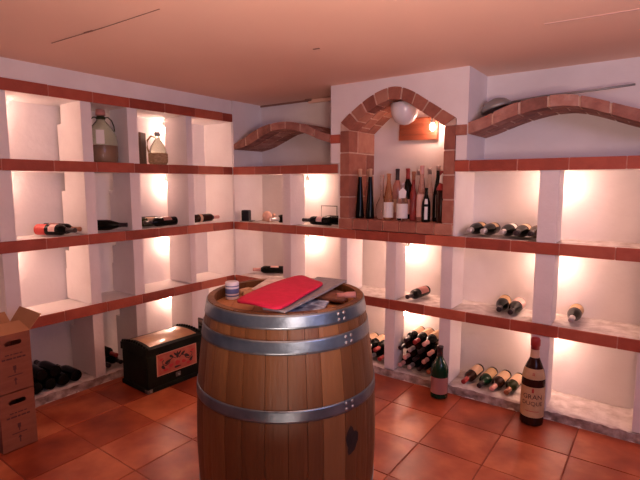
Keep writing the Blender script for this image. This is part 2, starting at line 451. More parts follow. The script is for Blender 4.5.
def jamb(x0, x1, z0, z1, flip):
    mb = MB(); mb.box(x0 + .004, x1 - .004, -.003, D - .002, z0, z1, 'mortar')
    n = 4; h = (z1 - z0) / n; g = .010
    for k in range(n):
        za = z0 + h * k + g / 2; zb = z0 + h * (k + 1) - g / 2
        ys = [(-.010, .25), (.26, D - .002)] if k % 2 == 0 else [(-.010, .12), (.13, D - .002)]
        for ya, yb in ys:
            mb.box(x0, x1 + random.uniform(-.002, .002), ya, yb, za, zb, 'brick', bev=.004)
    return mb
npart('jamb', jamb(1.216, 1.300, 1.205, 1.890, 0)); npart('jamb', jamb(2.060, 2.136, 1.205, 1.872, 1))
mb = MB(); mb.box(1.216, 2.136, -.004, D - .002, B3 + .006, 1.196, 'mortar')
for k in range(7):
    xa = 1.205 + .935 * k / 7 + .005; xb = 1.205 + .935 * (k + 1) / 7 - .005
    mb.box(xa, xb, -.016, .12, B3 + .006, 1.205, 'brick', bev=.004)
    for r in range(2): mb.box(xa, xb, .13 + r * .13, .25 + r * .13, B3 + .02, 1.203, 'brick', bev=.004)
npart('sill', mb, 'brick sill')

# ------------------------------------------------------------------ flat brick arches
def arch_thing(label, outer, inner, n):
    x0 = outer[0][0]; z0 = inner[0][1]
    mb = brick_arch_mesh(outer, inner, n, -.004, D - .001, 3, brick='brick_worn', jit=.006)
    o = mb.build('brick_arch'); return tag(o, label, 'arch')
LO = [(.016, 1.842), (.156, 1.893), (.308, 1.957), (.476, 1.995), (.658, 2.002), (.861, 1.963), (1.0, 1.90), (1.118, 1.868)]
LI = [(.016, 1.792), (.167, 1.818), (.33, 1.875), (.498, 1.934), (.657, 1.940), (.84, 1.900), (.99, 1.842), (1.118, 1.802)]
arch_thing('shallow brick arch spanning from the left shelving to the brick niche', LO, LI, 7)
RO = [(2.216, 1.880), (2.30, 1.902), (2.506, 1.976), (2.697, 2.001), (2.871, 1.982), (3.153, 1.882), (3.34, 1.83), (3.496, 1.80)]
RI = [(2.216, 1.805), (2.303, 1.828), (2.509, 1.898), (2.70, 1.934), (2.874, 1.918), (3.158, 1.813), (3.34, 1.76), (3.496, 1.73)]
arch_thing('shallow brick arch to the right of the brick niche above two bays', RO, RI, 8)
mb = MB(); mb.box(3.5, 3.9, 0, D, B2, CZ, 'plaster'); rpart('pier', mb)
# short brick course that carries the right arch on the niche side
mb = MB(); mb.box(2.137, 2.214, -.012, -.001, 1.80, 1.868, 'brick', bev=.003); npart('corbel', mb)
mb = MB(); mb.box(1.122, 1.213, -.012, -.001, 1.795, 1.862, 'edge', bev=.003); npart('corbel', mb)

# ------------------------------------------------------------------ lamps
def lamp_meshes():
    s = MB(); s.lathe([(.014, .02), (.016, .024), (.016, .06), (.010, .066), (.003, .07), (.003, .085)], 'socket', 14)
    b = MB(); b.lathe([(.0, -.036), (.012, -.032), (.019, -.02), (.021, -.006), (.018, .008), (.012, .02)], 'bulb', 14)
    return s.mesh('socket'), b.mesh('bulb')
SOC, BUL = lamp_meshes()
def lamp(x, y, ztop, label):
    t_ = thing('shelf_lamp', label, 'lamp', (x, y, ztop - .088), group='small warm lamps in the shelving')
    part('socket', SOC, t_); part('bulb', BUL, t_, 'lit warm bulb')
names4 = ['top', 'second', 'third', 'bottom']
for ri in range(4):
    lamp(-.345, -.487, rows[ri][0], 'small lit bulb in the %s row of left shelving, second upright from the corner' % names4[ri])
for ri in range(3):
    lamp(-.345, -1.858, rows[ri][0], 'small lit bulb in the %s row of the left shelving nearest the cardboard boxes' % names4[ri])
for ri in (1, 2, 3):
    lamp(.655, .30, rows[ri][0] , 'small lit bulb in the %s row of the back shelving, left of the brick niche' % names4[ri])
for ri in (2, 3):
    lamp(1.672, .28, rows[ri][0], 'small lit bulb in the %s row below the brick niche' % names4[ri])
for ri in (1, 2, 3):
    lamp(2.725, .285, rows[ri][0], 'small lit bulb in the %s row behind the pillar right of the niche' % names4[ri])
lamp(1.845, .30, 2.00, 'small lit bulb under the right side of the brick niche arch')
t_ = thing('wall_lamp', 'white opal glass bowl lamp under the brick niche arch', 'lamp', (1.70, .12, 2.035))
mb = MB(); mb.lathe([(.0, -.125), (.035, -.118), (.070, -.095), (.095, -.055), (.104, -.01), (.103, .03), (.085, .032), (.0, .03)], 'shade', 28)
part('glass_bowl', mb.mesh('glass_bowl'), t_)
mb = MB(); mb.lathe([(.05, .03), (.05, .045), (.0, .045)], 'socket', 18); part('mount', mb.mesh('mount'), t_)

# plaque of wine-crate boards
mb = MB()
for k in range(4):
    mb.box(-.162, .162, -.016, 0, -.085 + k * .0435, -.0425 + k * .0435, 'plaque', bev=.002)
for xx in (-.13, .13): mb.box(xx - .016, xx + .016, 0, .008, -.08, .085, 'plaque')
pl = mb.build('wooden_plaque', loc=(1.70, D - .009, 1.905)); pl.rotation_euler = (0, math.radians(1.5), 0)
tag(pl, 'red-brown wooden board plaque on the niche back wall', 'plaque')

# ------------------------------------------------------------------ bottles
PROF = {
 'bordeaux': [(.0, .004), (.030, .0), (.0365, .004), (.0375, .012), (.0375, .185), (.034, .203), (.022, .222), (.0155, .236), (.0142, .25), (.0142, .292), (.0155, .294), (.0155, .302), (.010, .303), (0, .303)],
 'burgundy': [(.0, .004), (.032, .0), (.040, .004), (.041, .012), (.041, .150), (.037, .180), (.026, .215), (.0175, .242), (.0150, .262), (.0145, .290), (.016, .292), (.016, .300), (.010, .301), (0, .301)],
 'champagne': [(.0, .004), (.036, .0), (.043, .004), (.044, .012), (.044, .150), (.040, .182), (.028, .222), (.0185, .25), (.0165, .27), (.0165, .300), (.0175, .315), (.012, .318), (0, .318)],
 'cone': [(.0, .004), (.030, .0), (.0345, .004), (.0345, .02), (.030, .09), (.0225, .20), (.0165, .28), (.0135, .32), (.0130, .375), (.0145, .377), (.0145, .388), (.009, .389), (0, .389)],
 'flute': [(.0, .004), (.030, .0), (.0355, .004), (.036, .012), (.036, .15), (.032, .20), (.022, .265), (.0150, .31), (.0138, .335), (.0138, .375), (.0152, .377), (.0152, .388), (.009, .389), (0, .389)],
 'slim': [(.0, .004), (.020, .0), (.0245, .004), (.025, .012), (.025, .19), (.0225, .21), (.0150, .235), (.0125, .25), (.0120, .34), (.0138, .342), (.0138, .362), (.008, .363), (0, .363)],
 'carafe': [(.0, .004), (.034, .0), (.043, .008), (.050, .04), (.050, .075), (.043, .115), (.027, .15), (.0155, .18), (.0125, .22), (.0125, .315), (.016, .32), (.016, .345), (.010, .35), (0, .35)],
 'squat': [(.0, .004), (.036, .0), (.0415, .004), (.042, .012), (.042, .125), (.038, .155), (.024, .19), (.0160, .21), (.0145, .225), (.0145, .252), (.016, .254), (.016, .264), (.010, .265), (0, .265)],
 'magnum': [(.0, .006), (.046, .0), (.0575, .006), (.059, .016), (.059, .200), (.054, .228), (.036, .262), (.0225, .287), (.0190, .305), (.0180, .350), (.021, .352), (.021, .366), (.012, .368), (0, .368)],
 'jeroboam': [(.0, .008), (.054, .0), (.066, .007), (.068, .02), (.068, .275), (.066, .305), (.058, .345), (.043, .385), (.030, .415), (.0245, .435), (.0235, .495), (.027, .498), (.027, .535), (.020, .545), (0, .546)],
}
def r_at(prof, z):
    for (r0, z0), (r1, z1) in zip(prof[1:-1], prof[2:]):
        if z0 <= z <= z1 and z1 > z0: return r0 + (r1 - r0) * (z - z0) / (z1 - z0)
    return prof[-2][0]
_cache = {}
def wrap_mesh(kind, z0, z1, mname, ang=None, off=.0009):
    p = PROF[kind]; k = ('w', kind, z0, z1, mname, ang)
    if k in _cache: return _cache[k]
    zs = [z0] + [z for r, z in p if z0 < z < z1] + [z1]
    prof = [(r_at(p, z) + off, z) for z in zs]
    mb = MB()
    if ang is None: mb.lathe(prof, mname, 24, cap=False)
    else: mb.lathe(prof, mname, 16, -ang / 2, ang / 2)
    _cache[k] = mb.mesh('label'); return _cache[k]
def cap_mesh(kind, z0, mname, off=.0012):
    p = PROF[kind]; k = ('c', kind, z0, mname)
    if k in _cache: return _cache[k]
    prof = [(r_at(p, z0) + off, z0)] + [(r + off, z + (off if i >= len(p) - 2 else 0)) for i, (r, z) in enumerate(p) if z > z0]
    mb = MB(); mb.lathe(prof, mname, 20); _cache[k] = mb.mesh('capsule'); return _cache[k]
def body_mesh(kind, g):
    k = ('b', kind, g)
    if k not in _cache:
        mb = MB(); mb.lathe(PROF[kind], g, 26); _cache[k] = mb.mesh('glass_body')
    return _cache[k]
def bottle(kind, glass, label, M4, labels=(), cap=None, group=None, cat='bottle', name='wine_bottle'):
    o = thing(name, label, cat, group=group); o.matrix_world = M4
    part('glass_body', body_mesh(kind, glass), o)
    for l in labels: part('paper_label', wrap_mesh(kind, *l), o)
    if cap: part('capsule', cap_mesh(kind, *cap), o)
    return o
CAM = Vector((3.283, -3.123, 1.485))
def stand(x, y, z, turn=0.0, s=1.0, sz=1.0):
    a = math.atan2(CAM.y - y, CAM.x - x) + turn
    return Matrix.Translation((x, y, z)) @ Matrix.Rotation(a, 4, 'Z') @ Matrix.Diagonal((s, s, sz, 1))
def lie(base, d, r, roll=0.0, tilt=0.0, s=1.0):
    """base centre on a shelf at height base.z; d = plan direction base -> neck; r = radius of the fattest part"""
    dv = Vector((d[0], d[1], 0)).normalized(); dv.z = math.tan(tilt); dv.normalize()
    up = Vector((0, 0, 1)); x = (up - dv * up.dot(dv)).normalized(); y = dv.cross(x)
    R3 = Matrix((x, y, dv)).transposed().to_4x4()
    return Matrix.Translation((base[0], base[1], base[2] + r * s)) @ R3 @ Matrix.Rotation(roll, 4, 'Z') @ Matrix.Diagonal((s, s, s, 1))
e3 = B3 + .004; e4 = B4 + .004; e5 = PL + .008
sleep = 'bottles lying on the shelves'

# left shelving, second row
bottle('bordeaux', 'glass_dark', 'dark bottle with a red label by its base, lying first in the left shelving', lie((-.245, -1.64, e3), (.90, .43), .0375, 0),
       [(.004, .085, 'lab_red'), (.115, .165, 'lab_pink', 3.6)], (.235, 'cap_dark'), sleep)
bottle('bordeaux', 'glass_dark', 'dark bottle lying just behind the bottle with the red label', lie((-.31, -1.56, e3), (.90, .36), .0375, 0),
       [(.05, .13, 'lab_maroon', 3.4)], (.235, 'cap_brown'), sleep)
bottle('burgundy', 'glass_dark', 'plain dark bottle lying on the shelf below the large demijohn, neck towards the room', lie((-.25, -1.290, e3), (.72, .69), .041, 0), [], (.24, 'cap_dark'), sleep)
bottle('bordeaux', 'glass_dark', 'dark bottle with its neck to the left, on the shelf below the wicker jug', lie((-.115, -.575, e3), (-.02, -1), .0375, 0),
       [(.06, .14, 'lab_maroon', 2.5)], (.235, 'cap_dark'), sleep)
bottle('bordeaux', 'glass_olive', 'olive bottle with a pale label in the middle of three below the wicker jug', lie((-.205, -.86, e3), (.0, 1), .0375, .5),
       [(.05, .13, 'lab_tan', 2.4)], (.24, 'cap_pink'), sleep)
bottle('bordeaux', 'glass_dark', 'dark bottle lying rearmost of three below the wicker jug', lie((-.295, -.84, e3), (0, 1), .0375, 0), [], (.235, 'cap_red'), sleep)
bottle('bordeaux', 'glass_brown', 'brown bottle with a pink capsule lying in the last left bay before the corner', lie((-.15, -.345, e3), (-.05, 1), .0375, 0),
       [(.045, .075, 'lab_tan')], (.225, 'cap_pink'), sleep)
# back shelving, second row
bottle('bordeaux', 'glass_dark', 'dark bottle with a white capsule lying beside the peach ornament', lie((.53, .30, e3), (-.22, -1), .0375, 0), [(.05, .14, 'lab_white', 2.5)], (.22, 'cap_silver'), sleep)
bottle('bordeaux', 'glass_dark', 'dark bottle with pink label lying neck left, in front of the wire stand', lie((1.025, .145, e3), (-1, .0), .0375, 0),
       [(.075, .135, 'lab_pink', 3.4)], (.235, 'cap_dark'), sleep)
bottle('burgundy', 'glass_dark', 'plain dark bottle lying behind the pink-labelled bottle by the wire stand', lie((1.10, .242, e3), (-1, .0), .041, 0), [], (.24, 'cap_dark'), sleep)
for i, (x, cp, lb) in enumerate([(2.236, 'cap_silver', 'leftmost'), (2.327, 'cap_silver', 'second from left')]):
    bottle('burgundy', 'glass_dark', 'dark bottle with a silver capsule in the pair right of the niche, %s' % lb, lie((x, .335, e3), (.01, -1), .041, .2), [(.04, .12, 'lab_cream', 2.8)], (.245, cp), sleep)
for i, (x, cp, gl, lb) in enumerate([(2.452, 'cap_silver', 'glass_dark', 'silver capped first of three bottles against the pillar right of the niche'),
                                     (2.54, 'cap_dark', 'glass_dark', 'middle of the three dark bottles against the pillar right of the niche'),
                                     (2.627, 'cap_dark', 'glass_brown', 'last of the three bottles against the pillar right of the niche, brown')]):
    bottle('burgundy', gl, lb, lie((x, .34, e3), (0, -1), .041, -.2), [(.04, .12, 'lab_tan' if i else 'lab_white', 2.8)], (.245, cp), sleep)
# back shelving, third row
bottle('bordeaux', 'glass_dark', 'dark bottle with a pink capsule lying askew behind the barrel, left of the red bag', lie((.365, .30, e4), (-.85, -.55), .0375, 0), [(.05, .13, 'lab_pink', 1.6)], (.225, 'cap_pink'), sleep)
bottle('bordeaux', 'glass_dark', 'single bottle with a copper-red label lying on the shelf below the niche', lie((1.835, .30, e4), (-.08, -1), .0375, 0), [(.03, .15, 'lab_maroon', 3.2)], (.235, 'cap_dark'), sleep)
bottle('burgundy', 'glass_dark', 'left dark bottle of the pair lying on the third shelf right of the niche', lie((2.425, .325, e4), (.12, -1), .041, 0), [(.03, .13, 'lab_cream', 3.3)], (.245, 'cap_dark'), sleep)
bottle('burgundy', 'glass_dark', 'right bottle of the pair on the third shelf, with a pinkish label and tilted left', lie((2.53, .30, e4), (.03, -1), .041, 0), [(.02, .13, 'lab_pink', 3.6)], (.245, 'cap_dark'), sleep)
bottle('burgundy', 'glass_dark', 'single dark bottle lying on the third shelf right of the lit pillar', lie((2.88, .34, e4), (.02, -1), .041, 0), [(.02, .13, 'lab_cream', 3.4)], (.245, 'cap_silver'), sleep)
# bottom row, right: four bottles in a row
for i, (xb, xn, gl, lb, cp, tx_) in enumerate([(2.265, 2.245, 'glass_brown', 'lab_tan', 'cap_red', 'red capped bottle, leftmost of four lying in the bottom bay beside the giant bottle'),
                                      (2.365, 2.355, 'glass_green', 'lab_cream', 'cap_dark', 'green bottle with a dark cap, second of the four lying in the bottom bay'),
                                      (2.46, 2.44, 'glass_brown', 'lab_tan', 'cap_pink', 'pink capped brown bottle, third of the four lying in the bottom bay'),
                                      (2.55, 2.535, 'glass_olive', 'lab_tan', 'cap_brown', 'copper capped olive bottle, nearest the giant bottle of four lying in bottom bay')]):
    bottle('bordeaux', gl, tx_, lie((xb, .32, e5), (xn - xb, -.3), .0375, 0, tilt=-.02), [(.03, .15, lb, 2.9)], (.235, cp), sleep)
# bottom row: pile below the niche
caps = ['cap_pink', 'cap_silver', 'cap_dark', 'cap_brown', 'cap_pink', 'cap_dark', 'cap_pink', 'cap_dark', 'cap_dark', 'cap_silver', 'cap_dark', 'cap_pink', 'cap_dark', 'cap_red']
k = 0
ordn = ['first', 'second', 'third', 'fourth']
for lay, (n, x0) in enumerate([(4, 1.752), (4, 1.790), (4, 1.752), (3, 1.790)]):
    for i in range(n):
        x = x0 + i * .0766
        z = e5 + lay * .067
        gl = random.choice(['glass_dark', 'glass_dark', 'glass_brown', 'glass_dark'])
        bottle('bordeaux', gl, 'wine bottle piled below the niche, %s from left in %s layer' % (ordn[i], ['the bottom', 'the second', 'the third', 'the top'][lay]),
               lie((x, .335 - .01 * random.random(), z), (random.uniform(-.003, .003), -1), .0375, 0), [(.02, .145, 'lab_tan', 3.0)] if lay >= 2 else [], (.235, caps[k % 14]), 'bottles piled below the niche')
        k += 1
for lay, (n, x0) in enumerate([(4, 1.325), (3, 1.3655)]):
    for i in range(n):
        bottle('bordeaux', 'glass_dark', 'wine bottle piled behind the barrel, %s from the left in the %s layer' % (ordn[i], ['lower', 'upper'][lay]),
               lie((x0 + i * .081, .335, e5 + lay * .066), (random.uniform(-.003, .003), -1), .0375, 0), [(.02, .14, 'lab_tan', 2.4)] if lay else [], (.235, ['cap_dark', 'cap_pink', 'cap_silver', 'cap_red'][(i + lay) % 4]), 'bottles piled behind the barrel')
# bottom row, left: dark pile beside the boxes
for lay, (n, y0) in enumerate([(4, -1.80), (2, -1.756)]):
    for i in range(n):
        bottle('burgundy', 'glass_dark', 'dark bottle beside the cardboard boxes, %s from the left in the %s layer' % (ordn[i], ['lower', 'upper'][lay]),
               lie((-.035 - .02 * lay, y0 + i * .088, e5 + lay * .0715), (-1, random.uniform(-.01, .01)), .041, 0), [], (.245, 'cap_dark'), 'dark bottles beside the boxes')
for i, (y, z, cp, tx_) in enumerate([(-1.285, e5, 'cap_dark', 'dark bottle lying lowest and left in the floor bay behind the chest'), (-1.195, e5, 'cap_dark', 'dark bottle lying lowest and right in the floor bay behind the chest'),
                           (-1.24, e5 + .066, 'cap_red', 'red capped bottle lying on top of two others behind the chest')]):
    bottle('bordeaux', 'glass_dark', tx_, lie((-.33, y, z), (1, .03 * (i - 1)), .0375, 0), [(.05, .13, 'lab_red', 3)] if i == 2 else [], (.235, cp), 'bottles behind the chest')
bottle('bordeaux', 'glass_brown', 'copper brown bottle neck showing between the chest and the barrel', lie((-.20, -.30, e5 + .078), (1, -.1), .0375, 0), [], (.2, 'cap_brown'), sleep)
bottle('bordeaux', 'glass_dark', 'dark bottle under the copper brown one in the corner floor bay', lie((-.20, -.30, e5), (1, -.1), .0375, 0), [], (.22, 'cap_dark'), sleep)

# niche bottles
NZ = 1.206
st = 'bottles standing in the brick niche'
bottle('cone', 'glass_dark', 'tall tapering black bottle with a beige cap, leftmost in the niche', stand(1.335, .10, NZ), [], (.327, 'cap_beige'), st)
bottle('slim', 'rose_wine', 'slim pink bottle between the two tapering black bottles', stand(1.378, .155, NZ, sz=1.06), [], (.27, 'cap_beige'), st)
bottle('cone', 'glass_dark', 'tall tapering black bottle with a beige cap, right of the slim pink one', stand(1.428, .10, NZ), [], (.327, 'cap_beige'), st)
bottle('carafe', 'glass_clear', 'clear round-bodied carafe bottle right of the tapering black bottles', stand(1.50, .16, NZ, sz=.97), [], None, st)
bottle('flute', 'glass_amber', 'amber rose bottle with a large white label', stand(1.598, .085, NZ, sz=.90, s=1.08), [(.02, .15, 'lab_white', 2.6)], None, st)
bottle('bordeaux', 'rose_wine', 'pink bottle with a square black capsule standing behind the amber one', stand(1.60, .225, NZ, sz=1.28), [(.04, .12, 'lab_tan', 2.5)], (.235, 'cap_dark'), st)
bottle('bordeaux', 'glass_dark', 'dark bottle with a maroon capsule at the back of the niche', stand(1.674, .255, NZ, sz=1.29), [(.03, .12, 'lab_pink', 2.5)], (.24, 'cap_red'), st)
sq = bottle('squat', 'glass_clear', 'short clear bottle with a white neck tag and cream label', stand(1.722, .065, NZ, sz=1.06), [(.018, .12, 'lab_white', 2.8)], (.23, 'cap_silver'), st)
mb = MB(); mb.prism([(-.022, .155), (.024, .16), (.03, .205), (.004, .235), (-.026, .205)], .032, .036, 'lab_white', axis='x'); part('neck_tag', mb.mesh('neck_tag'), sq, 'white paper neck tag')
bottle('flute', 'glass_clear', 'tall clear bottle at the back between the maroon and red bottles', stand(1.738, .305, NZ, sz=.98, s=.9), [], (.345, 'cap_silver'), st)
bottle('slim', 'glass_red', 'slim translucent red bottle near the middle right of the niche', stand(1.79, .11, NZ, sz=1.0), [], (.30, 'cap_brown'), st)
bottle('flute', 'glass_rose', 'tall pink bottle with a pink label right of the slim red one', stand(1.853, .115, NZ, sz=1.04), [(.03, .19, 'lab_pink', 2.6)], (.33, 'cap_pink'), st)
bottle('flute', 'glass_clear', 'tall clear bottle with a pale cap behind the black bottles', stand(1.872, .21, NZ, sz=1.0, s=.92), [], (.345, 'cap_silver'), st)
bottle('squat', 'glass_dark', 'short black bottle with a narrow white label strip', stand(1.912, .065, NZ, sz=.92, s=.75), [(.02, .12, 'lab_white', .7), (.14, .18, 'lab_white', .8)], None, st)
bottle('flute', 'glass_dark', 'tall black bottle with a grey label strip and silver top', stand(1.968, .135, NZ, sz=1.035, s=.95), [(.03, .19, 'lab_grey', .8)], (.355, 'cap_silver'), st)
rb = bottle('bordeaux', 'glass_brown', 'dark red bottle with a red capsule and white tag, rightmost in the niche', stand(2.018, .075, NZ, sz=1.20, s=.9), [], (.19, 'cap_red'), st)
mb = MB(); mb.prism([(-.018, .235), (.02, .225), (.026, .275), (.006, .29), (-.012, .275)], .036, .040, 'lab_white', axis='x'); part('neck_tag', mb.mesh('neck_tag'), rb, 'white paper tag')

# bottles on the floor
gb = bottle('magnum', 'glass_green', 'green magnum bottle standing on the floor tiles in front of the bottle pile', stand(2.116, -.100, 0), [(.04, .155, 'lab_maroon', 2.5)], (.30, 'cap_dark'))
jb = thing('giant_bottle', 'oversized brown bottle with cream labels standing on the floor before the pillar', 'bottle'); jb.matrix_world = stand(2.720, -.100, 0)
part('glass_body', body_mesh('jeroboam', 'glass_brown'), jb)
pm = wrap_mesh('jeroboam', .060, .252, 'lab_cream', 2.9); mainlab = part('paper_label', pm, jb, 'cream label with dark lettering')
part('shoulder_label', wrap_mesh('jeroboam', .300, .362, 'lab_cream', 2.6), jb, 'cream shoulder label')
part('neck_foil', wrap_mesh('jeroboam', .425, .475, 'lab_tan'), jb, 'tan neck band')
part('capsule', cap_mesh('jeroboam', .475, 'cap_red'), jb, 'red capsule')
def curved_text(txt, size, z, r, mname, parent, name, squash=1.0):
    cu = bpy.data.curves.new('t', 'FONT'); cu.body = txt; cu.size = size; cu.align_x = 'CENTER'; cu.extrude = .0002; cu.resolution_u = 3
    o = bpy.data.objects.new('t', cu); COL.objects.link(o)
    dg = bpy.context.evaluated_depsgraph_get(); me = bpy.data.meshes.new_from_object(o.evaluated_get(dg))
    bpy.data.objects.remove(o)
    bm = bmesh.new(); bm.from_mesh(me)
    bmesh.ops.subdivide_edges(bm, edges=[e for e in bm.edges if e.calc_length() > .008], cuts=2)
    for v in bm.verts:
        a = v.co.x / r; rr = r + .0008 + v.co.z
        v.co = Vector((rr * math.cos(a), rr * math.sin(a), z + v.co.y * squash))
    bm.to_mesh(me); bm.free(); me.materials.clear(); me.materials.append(M[mname]); me.name = name
    return part(name, me, parent)
curved_text('GRAN', .042, .178, .0692, 'ink', mainlab, 'lettering')
curved_text('DUQUE', .036, .138, .0692, 'ink', mainlab, 'lettering')
curved_text('8', .034, .318, .062, 'ink_red', jb, 'shoulder_emblem')
mb = MB()
mb.lathe([(.0692, .218), (.0692, .24)], 'ink_red', 4, -.09, .09); mb.lathe([(.0692, .232), (.0692, .246)], 'ink_red', 3, -.05, .06)
mb.lathe([(.0692, .098), (.0692, .102)], 'ink_red', 8, -.6, .6)
part('emblem', mb.mesh('emblem'), mainlab)

# ------------------------------------------------------------------ demijohns and small things on the left shelves
dj = thing('demijohn', 'large clear glass demijohn half filled with rosy liquid on the top left shelf', 'demijohn', (-.15, -1.185, B2 + .002))
mb = MB(); mb.lathe([(.0, .004), (.085, .0), (.105, .01), (.110, .04), (.110, .16), (.104, .20), (.085, .245), (.055, .285), (.034, .31), (.026, .325), (.026, .35), (.031, .354), (.031, .366), (.022, .368)], 'glass_demi', 32, cap=False); part('glass_body', mb.mesh('glass_body'), dj)
mb = MB(); mb.lathe([(.0, .008), (.084, .006), (.101, .014), (.106, .04), (.106, .128), (.0, .128)], 'wine_liquid', 32); part('liquid', mb.mesh('liquid'), dj, 'rosy brown liquid')
mb = MB(); mb.lathe([(.034, .350), (.035, .37), (.030, .395), (.0, .398)], 'cloth_pink', 20); part('stopper', mb.mesh('stopper'), dj, 'dull pink stopper')
mb = MB(); mb.tube([(.028, 0, .335), (.05, .0, .338), (.075, 0, .315), (.09, 0, .27), (.092, 0, .236)], .0045, 'glass_olive'); mb.tube([(-.028, 0, .335), (-.05, .0, .338), (-.075, 0, .315), (-.09, 0, .27), (-.092, 0, .236)], .0045, 'glass_olive')
mb.lathe([(.030, .320), (.034, .326), (.034, .338), (.030, .342)], 'glass_olive', 20, cap=False)
h = part('handle', mb.mesh('handle'), dj, 'dark glass handles'); h.rotation_euler = (0, 0, .9)
mb = MB(); mb.box(-.028, .028, 0, .0015, 0, .10, 'lab_white'); lb_ = part('paper_label', mb.mesh('paper_label'), dj, 'pale paper label'); lb_.location = (.098, -.066, .135); lb_.rotation_euler = (0, 0, math.radians(-34 + 90))
wj = thing('wicker_jug', 'small glass jug with a wicker base on the top left shelf beside the lamp', 'jug', (-.13, -.715, B2 + .002))
mb = MB()
prof = []
for k in range(15):
    z = .004 + k * .0065; prof.append((.076 + (.003 if k % 2 else 0) - (.012 * (1 - k / 3) if k < 3 else 0), z))
mb.lathe(prof + [(.06, .097), (0, .097)], 'wicker', 28); part('wicker_base', mb.mesh('wicker_base'), wj)
mb = MB(); mb.lathe([(.0, .098), (.066, .098), (.068, .112), (.058, .15), (.036, .185), (.021, .21), (.018, .235), (.022, .238), (.022, .25), (.0, .25)], 'glass_demi', 28); part('glass_neck', mb.mesh('glass_neck'), wj)
mb = MB(); mb.lathe([(.024, .238), (.025, .244), (.022, .27), (.0, .272)], 'steel', 16); part('stopper', mb.mesh('stopper'), wj, 'metal stopper')
mb = MB(); mb.tube([(.02, 0, .225), (.05, 0, .235), (.078, 0, .2), (.082, 0, .14), (.07, 0, .1)], .007, 'wicker'); h = part('handle', mb.mesh('handle'), wj); h.rotation_euler = (0, 0, -2.2)
mb = MB(); mb.box(-.01, .01, -.045, .045, 0, .262, 'dark_wood', bev=.003); wb = mb.build('wooden_block', loc=(-.215, -.80, B2 + .002)); wb.rotation_euler = (0, 0, .5)
tag(wb, 'dark wooden board standing behind the wicker jug', 'board')
# corner shelf
tin = thing('candle_tin', 'small black square tin on a flat black saucer in the corner bay', 'tin', (.11, .06, B3 + .005)); tin.rotation_euler = (0, 0, .45)
mb = MB(); mb.box(-.05, .07, -.045, .045, 0, .006, 'black_plastic', bev=.002); part('saucer', mb.mesh('saucer'), tin)
mb = MB(); mb.box(-.04, .035, -.036, .036, .006, .10, 'black_plastic', bev=.006); part('tin_body', mb.mesh('tin_body'), tin)
mb = MB(); mb.box(-.037, .032, -.033, .033, .10, .106, 'black_plastic', bev=.002); part('lid', mb.mesh('lid'), tin)
pc = thing('ceramic_ornament', 'peach ceramic snail-like ornament between the black tin and a lying bottle', 'ornament', (.30, .14, B3 + .005))
mb = MB(); mb.sphere((0, 0, .05), .05, 'peach_ceramic', sc=(1, .8, 1)); part('shell', mb.mesh('shell'), pc)
mb = MB(); mb.tube([(-.06, 0, .012), (0, 0, .012), (.05, 0, .014), (.08, 0, .03), (.085, 0, .06)], [.008, .014, .016, .014, .012], 'peach_ceramic'); mb.sphere((.085, 0, .066), .016, 'peach_ceramic'); part('body', mb.mesh('body'), pc)
ws = thing('wire_stand', 'square dark wire stand beside the brick niche', 'stand', (.872, .335, B3 + .005))
mb = MB(); mb.tube([(-.085, 0, .004), (-.085, 0, .155), (.085, 0, .155), (.085, 0, .004)], .0045, 'wire'); part('frame', mb.mesh('frame'), ws)
mb = MB(); mb.tube([(-.085, -.035, .004), (-.085, .035, .004)], .0045, 'wire'); part('foot', mb.mesh('foot'), ws)
mb = MB(); mb.tube([(.085, -.035, .004), (.085, .035, .004)], .0045, 'wire'); part('foot', mb.mesh('foot'), ws)
# long-handled pan on the right arch
lp = thing('long_handled_pan', 'dull metal pan with a long thin handle lying on top of the right brick arch', 'pan', (2.33, .235, 1.99))
mb = MB(); mb.lathe([(.0, .065), (.03, .062), (.07, .045), (.098, .015), (.105, -.012), (.100, -.012), (.09, .008), (.0, .05)], 'steel', 26, T=Matrix.Rotation(math.radians(-16), 4, 'Y')); part('pan_bowl', mb.mesh('pan_bowl'), lp)
mb = MB(); mb.tube([(.095, .0, .03), (.30, .01, .052), (.56, .02, .058), (.78, .03, .070)], [.009, .007, .006, .007], 'steel'); part('handle', mb.mesh('handle'), lp)

# ------------------------------------------------------------------ barrel
BX, BY = 2.124, -1.752; BH = 1.06; R1, R2 = .298, .352
def br(z): return R1 + (R2 - R1) * (1 - ((z - BH / 2) / (BH / 2)) ** 2)
ba = thing('wine_barrel', 'oak wine barrel with grey metal hoops standing in the middle of the tiled floor', 'barrel', (BX, BY, 0))
mb = MB()
ns = 30; widths = [random.uniform(.75, 1.3) for _ in range(ns)]; tot = sum(widths); a = .3
zs = [BH * i / 20 for i in range(21)]
for wv in widths:
    da = 2 * PI * wv / tot; a0, a1 = a + .0024, a + da - .0024; a += da
    sub = 5; vs = []; fs = []
    for z in zs:
        for q in range(sub + 1):
            an = a0 + (a1 - a0) * q / sub; r = br(z)
            if q in (0, sub): r -= .0008
            vs.append((r * math.cos(an), r * math.sin(an), z))
        for q in range(sub, -1, -1):
            an = a0 + (a1 - a0) * q / sub; r = br(z) - .024
            vs.append((r * math.cos(an), r * math.sin(an), z))
    n = 2 * (sub + 1)
    for i in range(len(zs) - 1):
        for q in range(n):
            q2 = (q + 1) % n
            fs.append((i * n + q, i * n + q2, (i + 1) * n + q2, (i + 1) * n + q))
    fs.append(list(range(n))[::-1]); fs.append([(len(zs) - 1) * n + q for q in range(n)])
    mb.add(vs, fs, 'stave', False)
mb.lathe([(br(z) - .010, z) for z in zs[1:-1]], 'seamwood', 60, cap=False)
part('staves', mb.mesh('staves'), ba)
mb = MB(); HZ = 1.018
x = -.29
